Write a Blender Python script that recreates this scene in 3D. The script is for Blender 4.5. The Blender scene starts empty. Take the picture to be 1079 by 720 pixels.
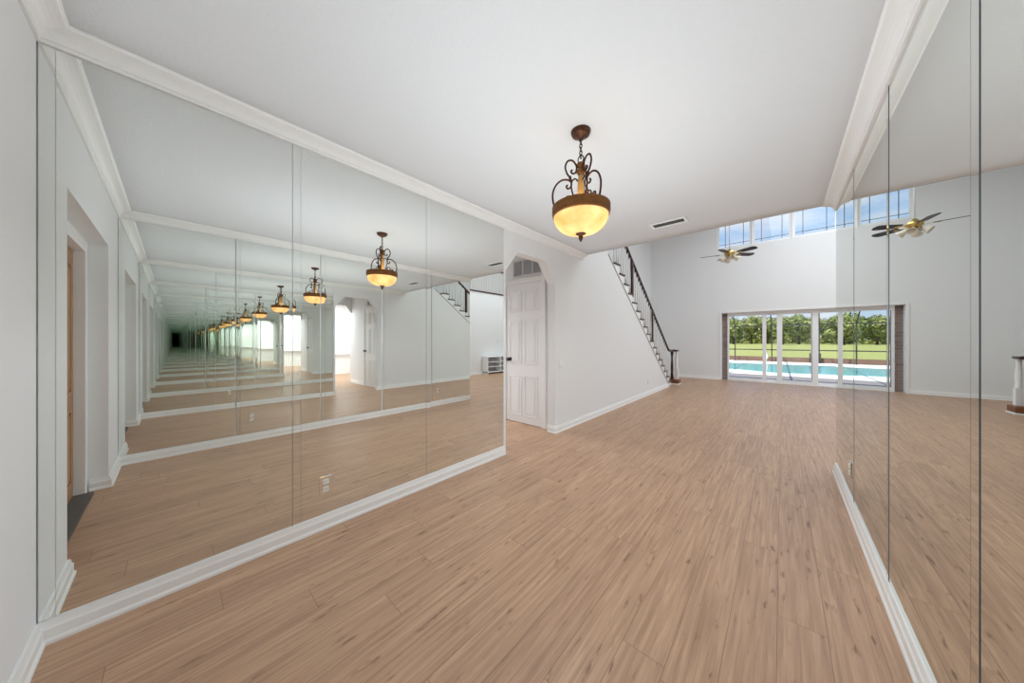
import bpy, bmesh, math, random
from mathutils import Vector, Matrix
PI = math.pi
random.seed(7)
S = bpy.context.scene
C = S.collection

# ------------------------------------------------------------------ camera
cam = bpy.data.cameras.new('camera'); cam.sensor_fit = 'HORIZONTAL'; cam.sensor_width = 36.0
cam.lens = 317.68 / 1079 * 36.0
cam.shift_y = -1.44 / 1079
cam.clip_start = 0.02; cam.clip_end = 500
co = bpy.data.objects.new('camera', cam); C.objects.link(co)
co.location = (0, 0, 1.2134)
co.rotation_euler = (PI / 2, 0, math.radians(41.802))
S.camera = co
# ------------------------------------------------------------------ colour and cycles
S.view_settings.view_transform = 'Standard'
S.view_settings.look = 'None'
S.view_settings.gamma = 1.0
S.view_settings.use_curve_mapping = False
S.view_settings.exposure = 0.38
cy = S.cycles
cy.max_bounces = 32; cy.glossy_bounces = 32; cy.diffuse_bounces = 5
cy.transmission_bounces = 12; cy.transparent_max_bounces = 24
cy.caustics_reflective = True; cy.caustics_refractive = False
cy.blur_glossy = 0.3; cy.sample_clamp_indirect = 4.0; cy.sample_clamp_direct = 0
cy.use_denoising = True
# ------------------------------------------------------------------ sky
W = bpy.data.worlds.new('sky'); S.world = W; W.use_nodes = True
nt = W.node_tree; nt.nodes.clear()
def N(nt, t, **k):
    n = nt.nodes.new(t)
    for a, v in k.items():
        if a.startswith('i_'): n.inputs[a[2:].replace('_', ' ')].default_value = v
        else: setattr(n, a, v)
    return n
def LK(nt, a, b): nt.links.new(a, b)
tc = N(nt, 'ShaderNodeTexCoord'); sep = N(nt, 'ShaderNodeSeparateXYZ'); LK(nt, tc.outputs['Generated'], sep.inputs[0])
ramp = N(nt, 'ShaderNodeValToRGB'); LK(nt, sep.outputs[2], ramp.inputs[0])
ramp.color_ramp.elements[0].position = 0.0; ramp.color_ramp.elements[0].color = (0.62, 0.76, 0.93, 1)
ramp.color_ramp.elements[1].position = 0.45; ramp.color_ramp.elements[1].color = (0.22, 0.46, 0.86, 1)
mp = N(nt, 'ShaderNodeMapping'); mp.inputs['Scale'].default_value = (3.0, 3.0, 9.0); LK(nt, tc.outputs['Generated'], mp.inputs[0])
nz = N(nt, 'ShaderNodeTexNoise'); nz.inputs['Scale'].default_value = 1.6; nz.inputs['Detail'].default_value = 6; nz.inputs['Roughness'].default_value = .55
LK(nt, mp.outputs[0], nz.inputs['Vector'])
cr = N(nt, 'ShaderNodeValToRGB'); LK(nt, nz.outputs[0], cr.inputs[0])
cr.color_ramp.elements[0].position = 0.50; cr.color_ramp.elements[0].color = (0, 0, 0, 1)
cr.color_ramp.elements[1].position = 0.74; cr.color_ramp.elements[1].color = (1, 1, 1, 1)
mx = N(nt, 'ShaderNodeMixRGB'); LK(nt, cr.outputs[0], mx.inputs[0]); LK(nt, ramp.outputs[0], mx.inputs[1]); mx.inputs[2].default_value = (0.86, 0.88, 0.93, 1)
bg = N(nt, 'ShaderNodeBackground'); bg.inputs[1].default_value = .82; LK(nt, mx.outputs[0], bg.inputs[0])
wo = N(nt, 'ShaderNodeOutputWorld'); LK(nt, bg.outputs[0], wo.inputs[0])
# ------------------------------------------------------------------ lights
def light(name, kind, loc, energy, color=(1, 1, 1), rot=(0, 0, 0), **k):
    l = bpy.data.lights.new(name, kind); l.energy = energy; l.color = color
    for a, v in k.items(): setattr(l, a, v)
    o = bpy.data.objects.new(name, l); C.objects.link(o); o.location = loc; o.rotation_euler = rot
    return o
light('sun', 'SUN', (0, -20, 30), 4.8, (1, .95, .87), rot=(math.radians(26), 0, math.radians(-25)), angle=.01)
# fill added out of view under the tall living room's ceiling to brighten it
light('living_room_fill', 'AREA', (1.5, 7.5, 5.22), 180, (.895, .962, 1), shape='RECTANGLE', size=3.6, size_y=5.2)
# upward fill without a fixture, added at crown height to brighten the low ceiling
light('low_ceiling_fill', 'AREA', (-.914, 1.84, 2.375), 6.5, (.85, .945, 1), rot=(PI, 0, 0), shape='RECTANGLE', size=2.36, size_y=4.2)
light('bounce_fill', 'AREA', (-.9, 1.5, 1.33), 12.5, (.85, .945, 1), rot=(PI, 0, 0), shape='RECTANGLE', size=1.1, size_y=2.2)  # unseen up-facing fill added in mid-room to lift ceiling and upper walls
# unseen fill added to brighten the room beyond the hall
light('back_room_fill', 'AREA', (-5.3, 2.9, 2.44), 80, (.95, .98, 1), shape='RECTANGLE', size=1.6, size_y=1.6)

# ------------------------------------------------------------------ materials
MATS = {}
def srgb(r, g, b):
    f = lambda c: (c / 255 / 12.92) if c / 255 <= .04045 else ((c / 255 + .055) / 1.055) ** 2.4
    return (f(r), f(g), f(b), 1)
def base_mat(name):
    m = bpy.data.materials.new(name); m.use_nodes = True; MATS[name] = m
    return m, m.node_tree, m.node_tree.nodes['Principled BSDF']
def plain(name, col, rough=.5, metal=0, noise=None, bump=None, spec=.5):
    m, nt, b = base_mat(name)
    b.inputs['Base Color'].default_value = col; b.inputs['Roughness'].default_value = rough; b.inputs['Metallic'].default_value = metal
    b.inputs['Specular IOR Level'].default_value = spec
    tc = N(nt, 'ShaderNodeTexCoord')
    if noise:
        sc, amt = noise
        n = N(nt, 'ShaderNodeTexNoise'); n.inputs['Scale'].default_value = sc; n.inputs['Detail'].default_value = 4
        LK(nt, tc.outputs['Object'], n.inputs['Vector'])
        h = N(nt, 'ShaderNodeMixRGB'); h.inputs[1].default_value = tuple(c * (1 - amt) for c in col[:3]) + (1,); h.inputs[2].default_value = tuple(min(1, c * (1 + amt)) for c in col[:3]) + (1,)
        LK(nt, n.outputs[0], h.inputs[0]); LK(nt, h.outputs[0], b.inputs['Base Color'])
    if bump:
        sc, st = bump
        n = N(nt, 'ShaderNodeTexNoise'); n.inputs['Scale'].default_value = sc; n.inputs['Detail'].default_value = 3
        LK(nt, tc.outputs['Object'], n.inputs['Vector'])
        bp = N(nt, 'ShaderNodeBump'); bp.inputs['Strength'].default_value = st; bp.inputs['Distance'].default_value = .01
        LK(nt, n.outputs[0], bp.inputs['Height']); LK(nt, bp.outputs[0], b.inputs['Normal'])
    return m
wall_m = plain('wall_paint', srgb(235, 236, 237), .75, bump=(60, .05), spec=.2)
ceil_m = plain('ceiling_paint', srgb(209, 209, 210), .9, bump=(70, .2), spec=.1)
trim_m = plain('trim_paint', srgb(240, 240, 239), .45, spec=.35)
door_m = plain('door_paint', srgb(238, 239, 240), .5, spec=.3)
dark_gap = plain('mirror_backing', srgb(60, 62, 62), .7)
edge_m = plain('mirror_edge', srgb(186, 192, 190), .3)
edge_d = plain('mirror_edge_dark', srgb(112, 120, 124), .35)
black_m = plain('black_metal', srgb(22, 20, 20), .35)
darkwood = plain('dark_stained_wood', srgb(66, 42, 34), .4, noise=(14, .3))
midwood = plain('reddish_wood', srgb(124, 76, 48), .45, noise=(12, .3))
frontwood = plain('front_door_wood', srgb(172, 128, 90), .5, noise=(9, .25))
bronze = plain('antique_bronze', srgb(78, 50, 32), .38, .75, noise=(60, .35))
goldbr = plain('gilded_bronze', srgb(128, 84, 42), .42, .55, noise=(80, .4))
amber = plain('amber_marble', srgb(206, 156, 84), .3, 0, noise=(30, .3))
brass = plain('polished_brass', srgb(196, 168, 104), .25, .85)
blade_m = plain('fan_blade', srgb(34, 28, 28), .4)
frost = plain('frosted_shade_glass', srgb(236, 230, 214), .3)
plate_m = plain('plate_plastic', srgb(238, 238, 236), .4)
grey_m = plain('vent_dark', srgb(96, 98, 98), .7)
louv_m = plain('louvre_paint', srgb(176, 177, 178), .6)
bead_m = plain('stringer_bead', srgb(200, 198, 196), .6)
ventw = plain('vent_paint', srgb(214, 214, 214), .6)
alum = plain('white_aluminium', srgb(242, 243, 245), .4)
frame_dk = plain('cage_bronze', srgb(62, 60, 56), .5)
shelf_m = plain('white_laminate', srgb(238, 238, 238), .45)
coping_m = plain('pool_coping', srgb(236, 230, 220), .7, noise=(3, .06))
deck_m = plain('deck_concrete', srgb(136, 128, 128), .85, noise=(2, .08))
rwall_m = plain('retaining_wall', srgb(132, 104, 88), .85, noise=(2.5, .2))
grass_m = plain('lawn_grass', srgb(158, 160, 100), .95, noise=(.35, .16), spec=.05)
trunk_m = plain('tree_bark', srgb(84, 74, 62), .9)
thresh_m = plain('threshold', srgb(92, 88, 84), .6)

# brick
brick_m, nt, b = base_mat('house_brick')
t = N(nt, 'ShaderNodeTexCoord'); mp = N(nt, 'ShaderNodeMapping'); mp.inputs['Rotation'].default_value = (PI / 2, 0, 0); LK(nt, t.outputs['Object'], mp.inputs[0])
br = N(nt, 'ShaderNodeTexBrick'); LK(nt, mp.outputs[0], br.inputs['Vector'])
br.inputs['Scale'].default_value = 1; br.inputs['Brick Width'].default_value = .21; br.inputs['Row Height'].default_value = .075; br.inputs['Mortar Size'].default_value = .006
br.inputs['Color1'].default_value = srgb(158, 134, 124); br.inputs['Color2'].default_value = srgb(132, 118, 112); br.inputs['Mortar'].default_value = srgb(160, 150, 142)
LK(nt, br.outputs[0], b.inputs['Base Color']); b.inputs['Roughness'].default_value = .85

# laminate floor, planks running along Y
floor_m, nt, b = base_mat('oak_laminate')
t = N(nt, 'ShaderNodeTexCoord'); sp = N(nt, 'ShaderNodeSeparateXYZ'); LK(nt, t.outputs['Object'], sp.inputs[0])
cb = N(nt, 'ShaderNodeCombineXYZ'); sh = N(nt, 'ShaderNodeMath', operation='ADD'); sh.inputs[1].default_value = .014; LK(nt, sp.outputs[0], sh.inputs[0]); LK(nt, sh.outputs[0], cb.inputs[1])
rw = N(nt, 'ShaderNodeMath', operation='DIVIDE'); LK(nt, sh.outputs[0], rw.inputs[0]); rw.inputs[1].default_value = .155
fl = N(nt, 'ShaderNodeMath', operation='FLOOR'); LK(nt, rw.outputs[0], fl.inputs[0])
wn = N(nt, 'ShaderNodeTexWhiteNoise', noise_dimensions='1D'); LK(nt, fl.outputs[0], wn.inputs['W'])
sy = N(nt, 'ShaderNodeMath', operation='MULTIPLY_ADD'); LK(nt, wn.outputs[0], sy.inputs[0]); sy.inputs[1].default_value = 1.25; LK(nt, sp.outputs[1], sy.inputs[2]); LK(nt, sy.outputs[0], cb.inputs[0])
br = N(nt, 'ShaderNodeTexBrick'); LK(nt, cb.outputs[0], br.inputs['Vector'])
br.offset = 0
br.inputs['Scale'].default_value = 1; br.inputs['Brick Width'].default_value = 1.25; br.inputs['Row Height'].default_value = .155; br.inputs['Mortar Size'].default_value = .0009; br.inputs['Mortar Smooth'].default_value = .2
br.inputs['Bias'].default_value = 0
br.inputs['Color1'].default_value = (0, 0, 0, 1); br.inputs['Color2'].default_value = (1, 1, 1, 1); br.inputs['Mortar'].default_value = (.5, .5, .5, 1)
# grain: shifted per plank
off = N(nt, 'ShaderNodeVectorMath', operation='MULTIPLY'); LK(nt, br.outputs[0], off.inputs[0]); off.inputs[1].default_value = (7.3, 3.1, 5.0)
ad = N(nt, 'ShaderNodeVectorMath', operation='ADD'); LK(nt, cb.outputs[0], ad.inputs[0]); LK(nt, off.outputs[0], ad.inputs[1])
m1 = N(nt, 'ShaderNodeMapping'); m1.inputs['Scale'].default_value = (2.4, 60, 1); LK(nt, ad.outputs[0], m1.inputs[0])
g1 = N(nt, 'ShaderNodeTexNoise'); g1.inputs['Scale'].default_value = 1.0; g1.inputs['Detail'].default_value = 7; g1.inputs['Roughness'].default_value = .62; g1.inputs['Distortion'].default_value = .5; LK(nt, m1.outputs[0], g1.inputs['Vector'])
m2 = N(nt, 'ShaderNodeMapping'); m2.inputs['Scale'].default_value = (6.5, 30, 1); LK(nt, ad.outputs[0], m2.inputs[0])
g2 = N(nt, 'ShaderNodeTexNoise'); g2.inputs['Scale'].default_value = 1.3; g2.inputs['Detail'].default_value = 3; LK(nt, m2.outputs[0], g2.inputs['Vector'])
r1 = N(nt, 'ShaderNodeValToRGB'); LK(nt, g1.outputs[0], r1.inputs[0])
e = r1.color_ramp.elements; e[0].position = .25; e[0].color = srgb(154, 122, 99); e[1].position = .75; e[1].color = srgb(208, 171, 141)
r2 = N(nt, 'ShaderNodeValToRGB'); LK(nt, g2.outputs[0], r2.inputs[0])
e = r2.color_ramp.elements; e[0].position = .27; e[0].color = (.46, .40, .37, 1); e[1].position = .37; e[1].color = (1, 1, 1, 1)
mu = N(nt, 'ShaderNodeMixRGB', blend_type='MULTIPLY'); mu.inputs[0].default_value = .8; LK(nt, r1.outputs[0], mu.inputs[1]); LK(nt, r2.outputs[0], mu.inputs[2])
tone = N(nt, 'ShaderNodeMixRGB'); LK(nt, br.outputs[0], tone.inputs[0]); tone.inputs[1].default_value = (.93, .91, .91, 1); tone.inputs[2].default_value = (1.04, 1.04, 1.03, 1)
mu2 = N(nt, 'ShaderNodeMixRGB', blend_type='MULTIPLY'); mu2.inputs[0].default_value = 1; LK(nt, mu.outputs[0], mu2.inputs[1]); LK(nt, tone.outputs[0], mu2.inputs[2])
mo = N(nt, 'ShaderNodeMixRGB'); LK(nt, br.outputs['Fac'], mo.inputs[0]); LK(nt, mu2.outputs[0], mo.inputs[1]); mo.inputs[2].default_value = srgb(112, 86, 70)
LK(nt, mo.outputs[0], b.inputs['Base Color']); b.inputs['Roughness'].default_value = .42; b.inputs['Specular IOR Level'].default_value = .35
bp = N(nt, 'ShaderNodeBump'); bp.inputs['Strength'].default_value = .08; bp.inputs['Distance'].default_value = .004; LK(nt, g1.outputs[0], bp.inputs['Height']); LK(nt, bp.outputs[0], b.inputs['Normal'])

# silvered mirror glass, faintly green
mirror_m = bpy.data.materials.new('silvered_mirror'); mirror_m.use_nodes = True; nt = mirror_m.node_tree; nt.nodes.clear()
gl = N(nt, 'ShaderNodeBsdfGlossy'); gl.inputs['Color'].default_value = (.885, .908, .887, 1); gl.inputs['Roughness'].default_value = 0
ou = N(nt, 'ShaderNodeOutputMaterial'); LK(nt, gl.outputs[0], ou.inputs[0])
# clear window glass
glass_m = bpy.data.materials.new('window_glass'); glass_m.use_nodes = True; nt = glass_m.node_tree; nt.nodes.clear()
tr = N(nt, 'ShaderNodeBsdfTransparent'); tr.inputs[0].default_value = (.97, .98, .98, 1); gl = N(nt, 'ShaderNodeBsdfGlossy'); gl.inputs['Roughness'].default_value = .02
mi = N(nt, 'ShaderNodeMixShader'); mi.inputs[0].default_value = .02; LK(nt, tr.outputs[0], mi.inputs[1]); LK(nt, gl.outputs[0], mi.inputs[2])
ou = N(nt, 'ShaderNodeOutputMaterial'); LK(nt, mi.outputs[0], ou.inputs[0])
# lit alabaster bowl of the pendant lamp
bowl_m = bpy.data.materials.new('lit_alabaster'); bowl_m.use_nodes = True; nt = bowl_m.node_tree; nt.nodes.clear()
t = N(nt, 'ShaderNodeTexCoord'); nz = N(nt, 'ShaderNodeTexNoise'); nz.inputs['Scale'].default_value = 11; nz.inputs['Detail'].default_value = 4; LK(nt, t.outputs['Object'], nz.inputs[0])
rp = N(nt, 'ShaderNodeValToRGB'); LK(nt, nz.outputs[0], rp.inputs[0])
rp.color_ramp.elements[0].position = .3; rp.color_ramp.elements[0].color = srgb(240, 196, 136); rp.color_ramp.elements[1].position = .7; rp.color_ramp.elements[1].color = srgb(255, 230, 186)
em = N(nt, 'ShaderNodeEmission'); em.inputs[1].default_value = .3; LK(nt, rp.outputs[0], em.inputs[0])
tl = N(nt, 'ShaderNodeBsdfTranslucent'); LK(nt, rp.outputs[0], tl.inputs[0])
tp = N(nt, 'ShaderNodeBsdfTransparent'); tp.inputs[0].default_value = (1, .97, .92, 1)
m1 = N(nt, 'ShaderNodeMixShader'); m1.inputs[0].default_value = .14; LK(nt, tl.outputs[0], m1.inputs[1]); LK(nt, tp.outputs[0], m1.inputs[2])
a1 = N(nt, 'ShaderNodeAddShader'); LK(nt, m1.outputs[0], a1.inputs[0]); LK(nt, em.outputs[0], a1.inputs[1])
ou = N(nt, 'ShaderNodeOutputMaterial'); LK(nt, a1.outputs[0], ou.inputs[0])
# pool water
water_m, nt, b = base_mat('pool_water')
b.inputs['Base Color'].default_value = srgb(96, 186, 190); b.inputs['Roughness'].default_value = .12
t = N(nt, 'ShaderNodeTexCoord'); nz = N(nt, 'ShaderNodeTexNoise'); nz.inputs['Scale'].default_value = 4; LK(nt, t.outputs['Object'], nz.inputs[0])
bp = N(nt, 'ShaderNodeBump'); bp.inputs['Strength'].default_value = .15; LK(nt, nz.outputs[0], bp.inputs['Height']); LK(nt, bp.outputs[0], b.inputs['Normal'])
# leaves
leaf_m, nt, b = base_mat('leaves')
t = N(nt, 'ShaderNodeTexCoord'); nz = N(nt, 'ShaderNodeTexNoise'); nz.inputs['Scale'].default_value = .9; nz.inputs['Detail'].default_value = 5; LK(nt, t.outputs['Object'], nz.inputs[0])
rp = N(nt, 'ShaderNodeValToRGB'); LK(nt, nz.outputs[0], rp.inputs[0])
rp.color_ramp.elements[0].position = .35; rp.color_ramp.elements[0].color = srgb(66, 88, 46); rp.color_ramp.elements[1].position = .68; rp.color_ramp.elements[1].color = srgb(184, 188, 120)
LK(nt, rp.outputs[0], b.inputs['Base Color']); b.inputs['Roughness'].default_value = .8; b.inputs['Specular IOR Level'].default_value = .1

# ------------------------------------------------------------------ mesh helpers
def box(bm, x0, x1, y0, y1, z0, z1, bev=0):
    x0, x1 = min(x0, x1), max(x0, x1); y0, y1 = min(y0, y1), max(y0, y1); z0, z1 = min(z0, z1), max(z0, z1)
    v = [bm.verts.new(p) for p in ((x0,y0,z0),(x1,y0,z0),(x1,y1,z0),(x0,y1,z0),(x0,y0,z1),(x1,y0,z1),(x1,y1,z1),(x0,y1,z1))]
    fs = [bm.faces.new([v[i] for i in f]) for f in ((3,2,1,0),(4,5,6,7),(0,1,5,4),(1,2,6,5),(2,3,7,6),(3,0,4,7))]
    if bev:
        es = list({e for f in fs for e in f.edges})
        bmesh.ops.bevel(bm, geom=es, offset=bev, segments=2, profile=.5, affect='EDGES')
    return bm
def prism(bm, pts, axis, a, b):
    """polygon of 2-D points, extruded between a and b along axis (0: pts are y,z; 1: x,z; 2: x,y)"""
    def P(p, s): return {0: (s, p[0], p[1]), 1: (p[0], s, p[1]), 2: (p[0], p[1], s)}[axis]
    A = [bm.verts.new(P(p, a)) for p in pts]; B = [bm.verts.new(P(p, b)) for p in pts]
    n = len(pts)
    bm.faces.new(A); bm.faces.new(B[::-1])
    for i in range(n): bm.faces.new((A[i], B[i], B[(i+1) % n], A[(i+1) % n]))
    return bm
def lathe(bm, prof, seg=32, c=(0, 0, 0), ripple=None, caps=True):
    rings = []
    for i, (r, z) in enumerate(prof):
        ring = []
        for k in range(seg):
            a = 2 * PI * k / seg
            rr = r if ripple is None else ripple(r, z, a, i)
            ring.append(bm.verts.new((c[0] + rr * math.cos(a), c[1] + rr * math.sin(a), c[2] + z)))
        rings.append(ring)
    for i in range(len(rings) - 1):
        for k in range(seg):
            f = bm.faces.new((rings[i][k], rings[i][(k+1) % seg], rings[i+1][(k+1) % seg], rings[i+1][k])); f.smooth = True
    if caps:
        if prof[0][0] > 1e-6: bm.faces.new(rings[0][::-1])
        if prof[-1][0] > 1e-6: bm.faces.new(rings[-1])
    return bm
def spline(pts, sub=6):
    P = [Vector(p) for p in pts]; out = []
    for i in range(len(P) - 1):
        p0 = P[max(i-1, 0)]; p1 = P[i]; p2 = P[i+1]; p3 = P[min(i+2, len(P)-1)]
        for k in range(sub):
            t = k / sub
            out.append(.5 * ((2*p1) + (p2-p0)*t + (2*p0-5*p1+4*p2-p3)*t*t + (3*p1-p0-3*p2+p3)*t*t*t))
    out.append(P[-1]); return out
def tube(bm, pts, r, seg=8, closed=False, r2=None):
    P = [Vector(p) for p in pts]; n = len(P); rings = []
    up = None
    for i in range(n):
        d = (P[(i+1) % n] - P[(i-1) % n]) if closed else (P[min(i+1, n-1)] - P[max(i-1, 0)])
        d.normalize()
        if up is None:
            up = Vector((0, 0, 1)) if abs(d.z) < .9 else Vector((1, 0, 0))
        s = d.cross(up)
        if s.length < 1e-5: s = d.cross(Vector((.3, .7, .2)))
        s.normalize(); up = s.cross(d).normalized()
        rad = r if r2 is None else r + (r2 - r) * i / (n - 1)
        rings.append([bm.verts.new(P[i] + rad * (math.cos(2*PI*k/seg) * s + math.sin(2*PI*k/seg) * up)) for k in range(seg)])
    m = n if closed else n - 1
    for i in range(m):
        for k in range(seg):
            f = bm.faces.new((rings[i][k], rings[i][(k+1) % seg], rings[(i+1) % n][(k+1) % seg], rings[(i+1) % n][k])); f.smooth = True
    if not closed: bm.faces.new(rings[0][::-1]); bm.faces.new(rings[-1])
    return bm
def sweep(bm, prof, path):
    """profile points (offset from the wall, z) swept along a list of (x, y, nx, ny) stations, mitred ends given by the stations"""
    rings = [[bm.verts.new((x + nx * p[0], y + ny * p[0], p[1])) for p in prof] for x, y, nx, ny in path]
    n = len(prof)
    for i in range(len(rings) - 1):
        for k in range(n): bm.faces.new((rings[i][k], rings[i][(k+1) % n], rings[i+1][(k+1) % n], rings[i+1][k]))
    bm.faces.new(rings[0]); bm.faces.new(rings[-1][::-1])
    return bm
def B(): return bmesh.new()
def obj(name, bm, mat, parent=None, loc=None):
    bmesh.ops.recalc_face_normals(bm, faces=bm.faces)
    me = bpy.data.meshes.new(name); bm.to_mesh(me); bm.free()
    for m in (mat if isinstance(mat, (list, tuple)) else [mat]): me.materials.append(m)
    o = bpy.data.objects.new(name, me); C.objects.link(o)
    if loc: o.location = loc
    if parent: o.parent = parent
    return o
def struct(name, bm, mat, parent=None):
    o = obj(name, bm, mat, parent)
    if parent is None: o['kind'] = 'structure'
    return o
def thing(name, label, cat, loc=(0, 0, 0), group=None, rz=0):
    o = bpy.data.objects.new(name, None); C.objects.link(o); o.location = loc; o.rotation_euler = (0, 0, rz); o.empty_display_size = .1
    o['label'] = label; o['category'] = cat
    if group: o['group'] = group
    return o
def tag(o, label, cat, group=None, kind=None):
    o['label'] = label; o['category'] = cat
    if group: o['group'] = group
    if kind: o['kind'] = kind
    return o

# ------------------------------------------------------------------ dimensions (metres; camera at x=y=0)
XL, XR = -2.2, .372          # mirrored side walls
YF, YE, YD = -.366, 4.04, 11.12   # front wall, end of the low ceiling, far wall
ZB, ZT, H, HH = .089, 2.399, 2.467, 5.3
XS = -3.42                   # wall behind the stairs
XLOFT = 3.62
XHALL = -4.1
# ------------------------------------------------------------------ shell
bm = B(); box(bm, -7, 7, -1.2, YD + .25, -.1, 0); struct('floor', bm, floor_m)
bm = B(); box(bm, XL - .1, XLOFT, YF - .3, YE, H, H + .27); struct('ceiling', bm, ceil_m)
bm = B(); box(bm, XS - .1, 6.6, YE - .1, YD + .25, HH, HH + .1); struct('ceiling_living_room', bm, ceil_m)
# left wall: mirrored part, arch, stair wall
bm = B()
WT = .12
box(bm, XL - WT, XL - .008, YF - .3, 2.36, 0, H)
prism(bm, [(2.36, 1.96), (2.36, H), (3.30, H), (3.30, 1.96), (3.09, 2.205), (2.56, 2.20)], 0, XL - WT, XL)
prism(bm, [(3.30, 0), (8.68, 0), (4.90, 2.685), (4.90, 3.4), (3.30, 3.4)], 0, XL - WT, XL)
box(bm, XL - .02, XL, 2.325, 2.36, 0, H)
struct('wall_left', bm, wall_m)
# right wall (mirrored, other side unseen)
bm = B(); box(bm, XR + .008, XR + .13, YF - .3, YE, 0, H); box(bm, XR + .13, XLOFT, YE - .12, YE, 0, H); struct('wall_right', bm, wall_m)
# front wall with deep door recess
AX0, AX1, AZ = -1.685, -.25, 1.995
bm = B(); box(bm, XL, AX0, YF - .1, YF, 0, H); box(bm, AX1, XR + .01, YF - .1, YF, 0, H); box(bm, AX0, AX1, YF - .1, YF, AZ, H)
struct('wall_front', bm, wall_m)
# living room
bm = B()
def wall_xz(bm, x0, x1, z0, z1, holes, y0, y1):
    xs = sorted({x0, x1, *[h[0] for h in holes], *[h[1] for h in holes]}); zs = sorted({z0, z1, *[h[2] for h in holes], *[h[3] for h in holes]})
    for i in range(len(xs) - 1):
        for k in range(len(zs) - 1):
            cx, cz = (xs[i] + xs[i+1]) / 2, (zs[k] + zs[k+1]) / 2
            if not any(h[0] < cx < h[1] and h[2] < cz < h[3] for h in holes): box(bm, xs[i], xs[i+1], y0, y1, zs[k], zs[k+1])
SL0, SL1, SLZ = -1.37, 3.3, 2.03
CWINS = [(-1.479, -.65), (-.63, .20), (.225, 1.055), (1.08, 1.91), (1.935, 2.765)]
CZ0, CZ1 = 3.975, 4.74
wall_xz(bm, XS - .1, 6.6, 0, HH, [(SL0, SL1, 0, SLZ)] + [(a, b_, CZ0, CZ1) for a, b_ in CWINS], YD, YD + .2)
bmesh.ops.remove_doubles(bm, verts=bm.verts, dist=1e-5)
struct('wall_back', bm, wall_m)
bm = B(); box(bm, XS - .1, XS, YE - .1, YD, 0, HH); struct('wall_stair_side', bm, wall_m)
bm = B(); box(bm, XS, 6.5, YE - .1, YE, H + .27, HH); struct('wall_upper_front', bm, wall_m)
bm = B(); box(bm, XLOFT, XLOFT + .12, YE, YD, 0, 2.93); struct('wall_loft', bm, wall_m)
bm = B(); box(bm, XLOFT + .12, 6.5, YE, YD, 2.75, 2.93); struct('floor_loft', bm, floor_m)
bm = B(); box(bm, 6.5, 6.6, YE - .1, YD, 2.75, HH); struct('wall_loft_back', bm, wall_m)
# upper landing above the hall
bm = B(); box(bm, XS, XL - WT - .01, 3.46, 4.95, H + .02, 2.74); struct('floor_landing', bm, wall_m)
# hall behind the arch, and the bright room at its end
bm = B()
box(bm, XHALL - .1, XL - WT, 3.40, 3.46, 0, H); box(bm, XHALL, XL - WT, 2.24, 2.30, 0, H)
struct('wall_hall', bm, wall_m)
bm = B(); box(bm, -6.6, XL - .1, 1.5, 4.6, H, H + .01); struct('ceiling_hall', bm, ceil_m)
bm = B()
prism(bm, [(1.4, 0), (2.50, 0), (2.50, 1.96), (2.68, 2.20), (1.4, 2.2)], 0, XHALL - .1, XHALL)
box(bm, XHALL - .1, XHALL, 1.4, 4.6, 2.2, H)
prism(bm, [(3.40, 1.98), (3.40, 2.2), (3.24, 2.2)], 0, XHALL - .1, XHALL)
box(bm, XHALL - .1, XHALL, 3.46, 4.6, 0, 2.2)
struct('wall_hall_end', bm, wall_m)
bm = B(); box(bm, -6.6, XHALL - .1, 1.4, 1.5, 0, H); box(bm, -6.6, XHALL - .1, 4.6, 4.7, 0, H)
box(bm, -6.7, -6.6, 1.4, 4.7, 0, .75); box(bm, -6.7, -6.6, 1.4, 4.7, 2.05, H); box(bm, -6.7, -6.6, 1.4, 2.2, .75, 2.05); box(bm, -6.7, -6.6, 4.3, 4.7, .75, 2.05)
struct('wall_back_room', bm, wall_m)
wf = B()
for y0, y1, z0, z1 in ((2.2, 4.3, .75, .81), (2.2, 4.3, 1.99, 2.05), (2.2, 2.26, .75, 2.05), (4.24, 4.3, .75, 2.05), (3.21, 3.29, .75, 2.05)): box(wf, -6.68, -6.62, y0, y1, z0, z1)
w = struct('window_1', wf, alum)
g = B(); box(g, -6.652, -6.648, 2.26, 4.24, .81, 1.99); obj('pane', g, glass_m, w)
g = B(); box(g, -6.618, -6.612, 2.24, 4.26, .79, 2.04); obj('white_panel', g, trim_m, w)  # white sheet added in place of the window's overexposed glare
g = B(); box(g, -6.6, -6.48, 2.12, 4.38, .71, .75, .005); obj('window_sill', g, trim_m, w)

# ------------------------------------------------------------------ crown moulding and baseboards
def crown_prof(w=.086, z0=ZT, z1=H):
    h = z1 - z0; pts = [(0, z0), (.010, z0), (.012, z0 + .012), (.018, z0 + .016)]
    for i in range(7):
        t = i / 6; a = t * PI / 2
        pts.append((.018 + (w - .026) * (1 - math.cos(a)), z0 + .018 + (h - .030) * math.sin(a)))
    pts += [(w - .006, z1 - .010), (w, z1 - .008), (w, z1), (0, z1)]
    return pts
def base_prof(h=ZB, p=.0245):
    return [(0, 0), (p, 0), (p, .012), (p * .72, .022), (p * .72, h * .66), (p * .55, h * .74), (p * .42, h * .9), (p * .36, h), (0, h)]
m_ = .0
cp = crown_prof(); bp_ = base_prof()
bm = B(); sweep(bm, cp, [(XL, YF, 1, 1), (XL, YE, 1, 0)]); struct('trim_1', bm, trim_m)
bm = B(); sweep(bm, cp, [(XR, YF, -1, 1), (XR, YE, -1, 0)]); struct('trim_2', bm, trim_m)
bm = B(); sweep(bm, cp, [(XL, YF, 1, 1), (XR, YF, -1, 1)]); struct('trim_3', bm, trim_m)
bm = B(); sweep(bm, bp_, [(XL, YF, 1, 1), (XL, 2.34, 1, 0)]); struct('baseboard_left', bm, trim_m)
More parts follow.
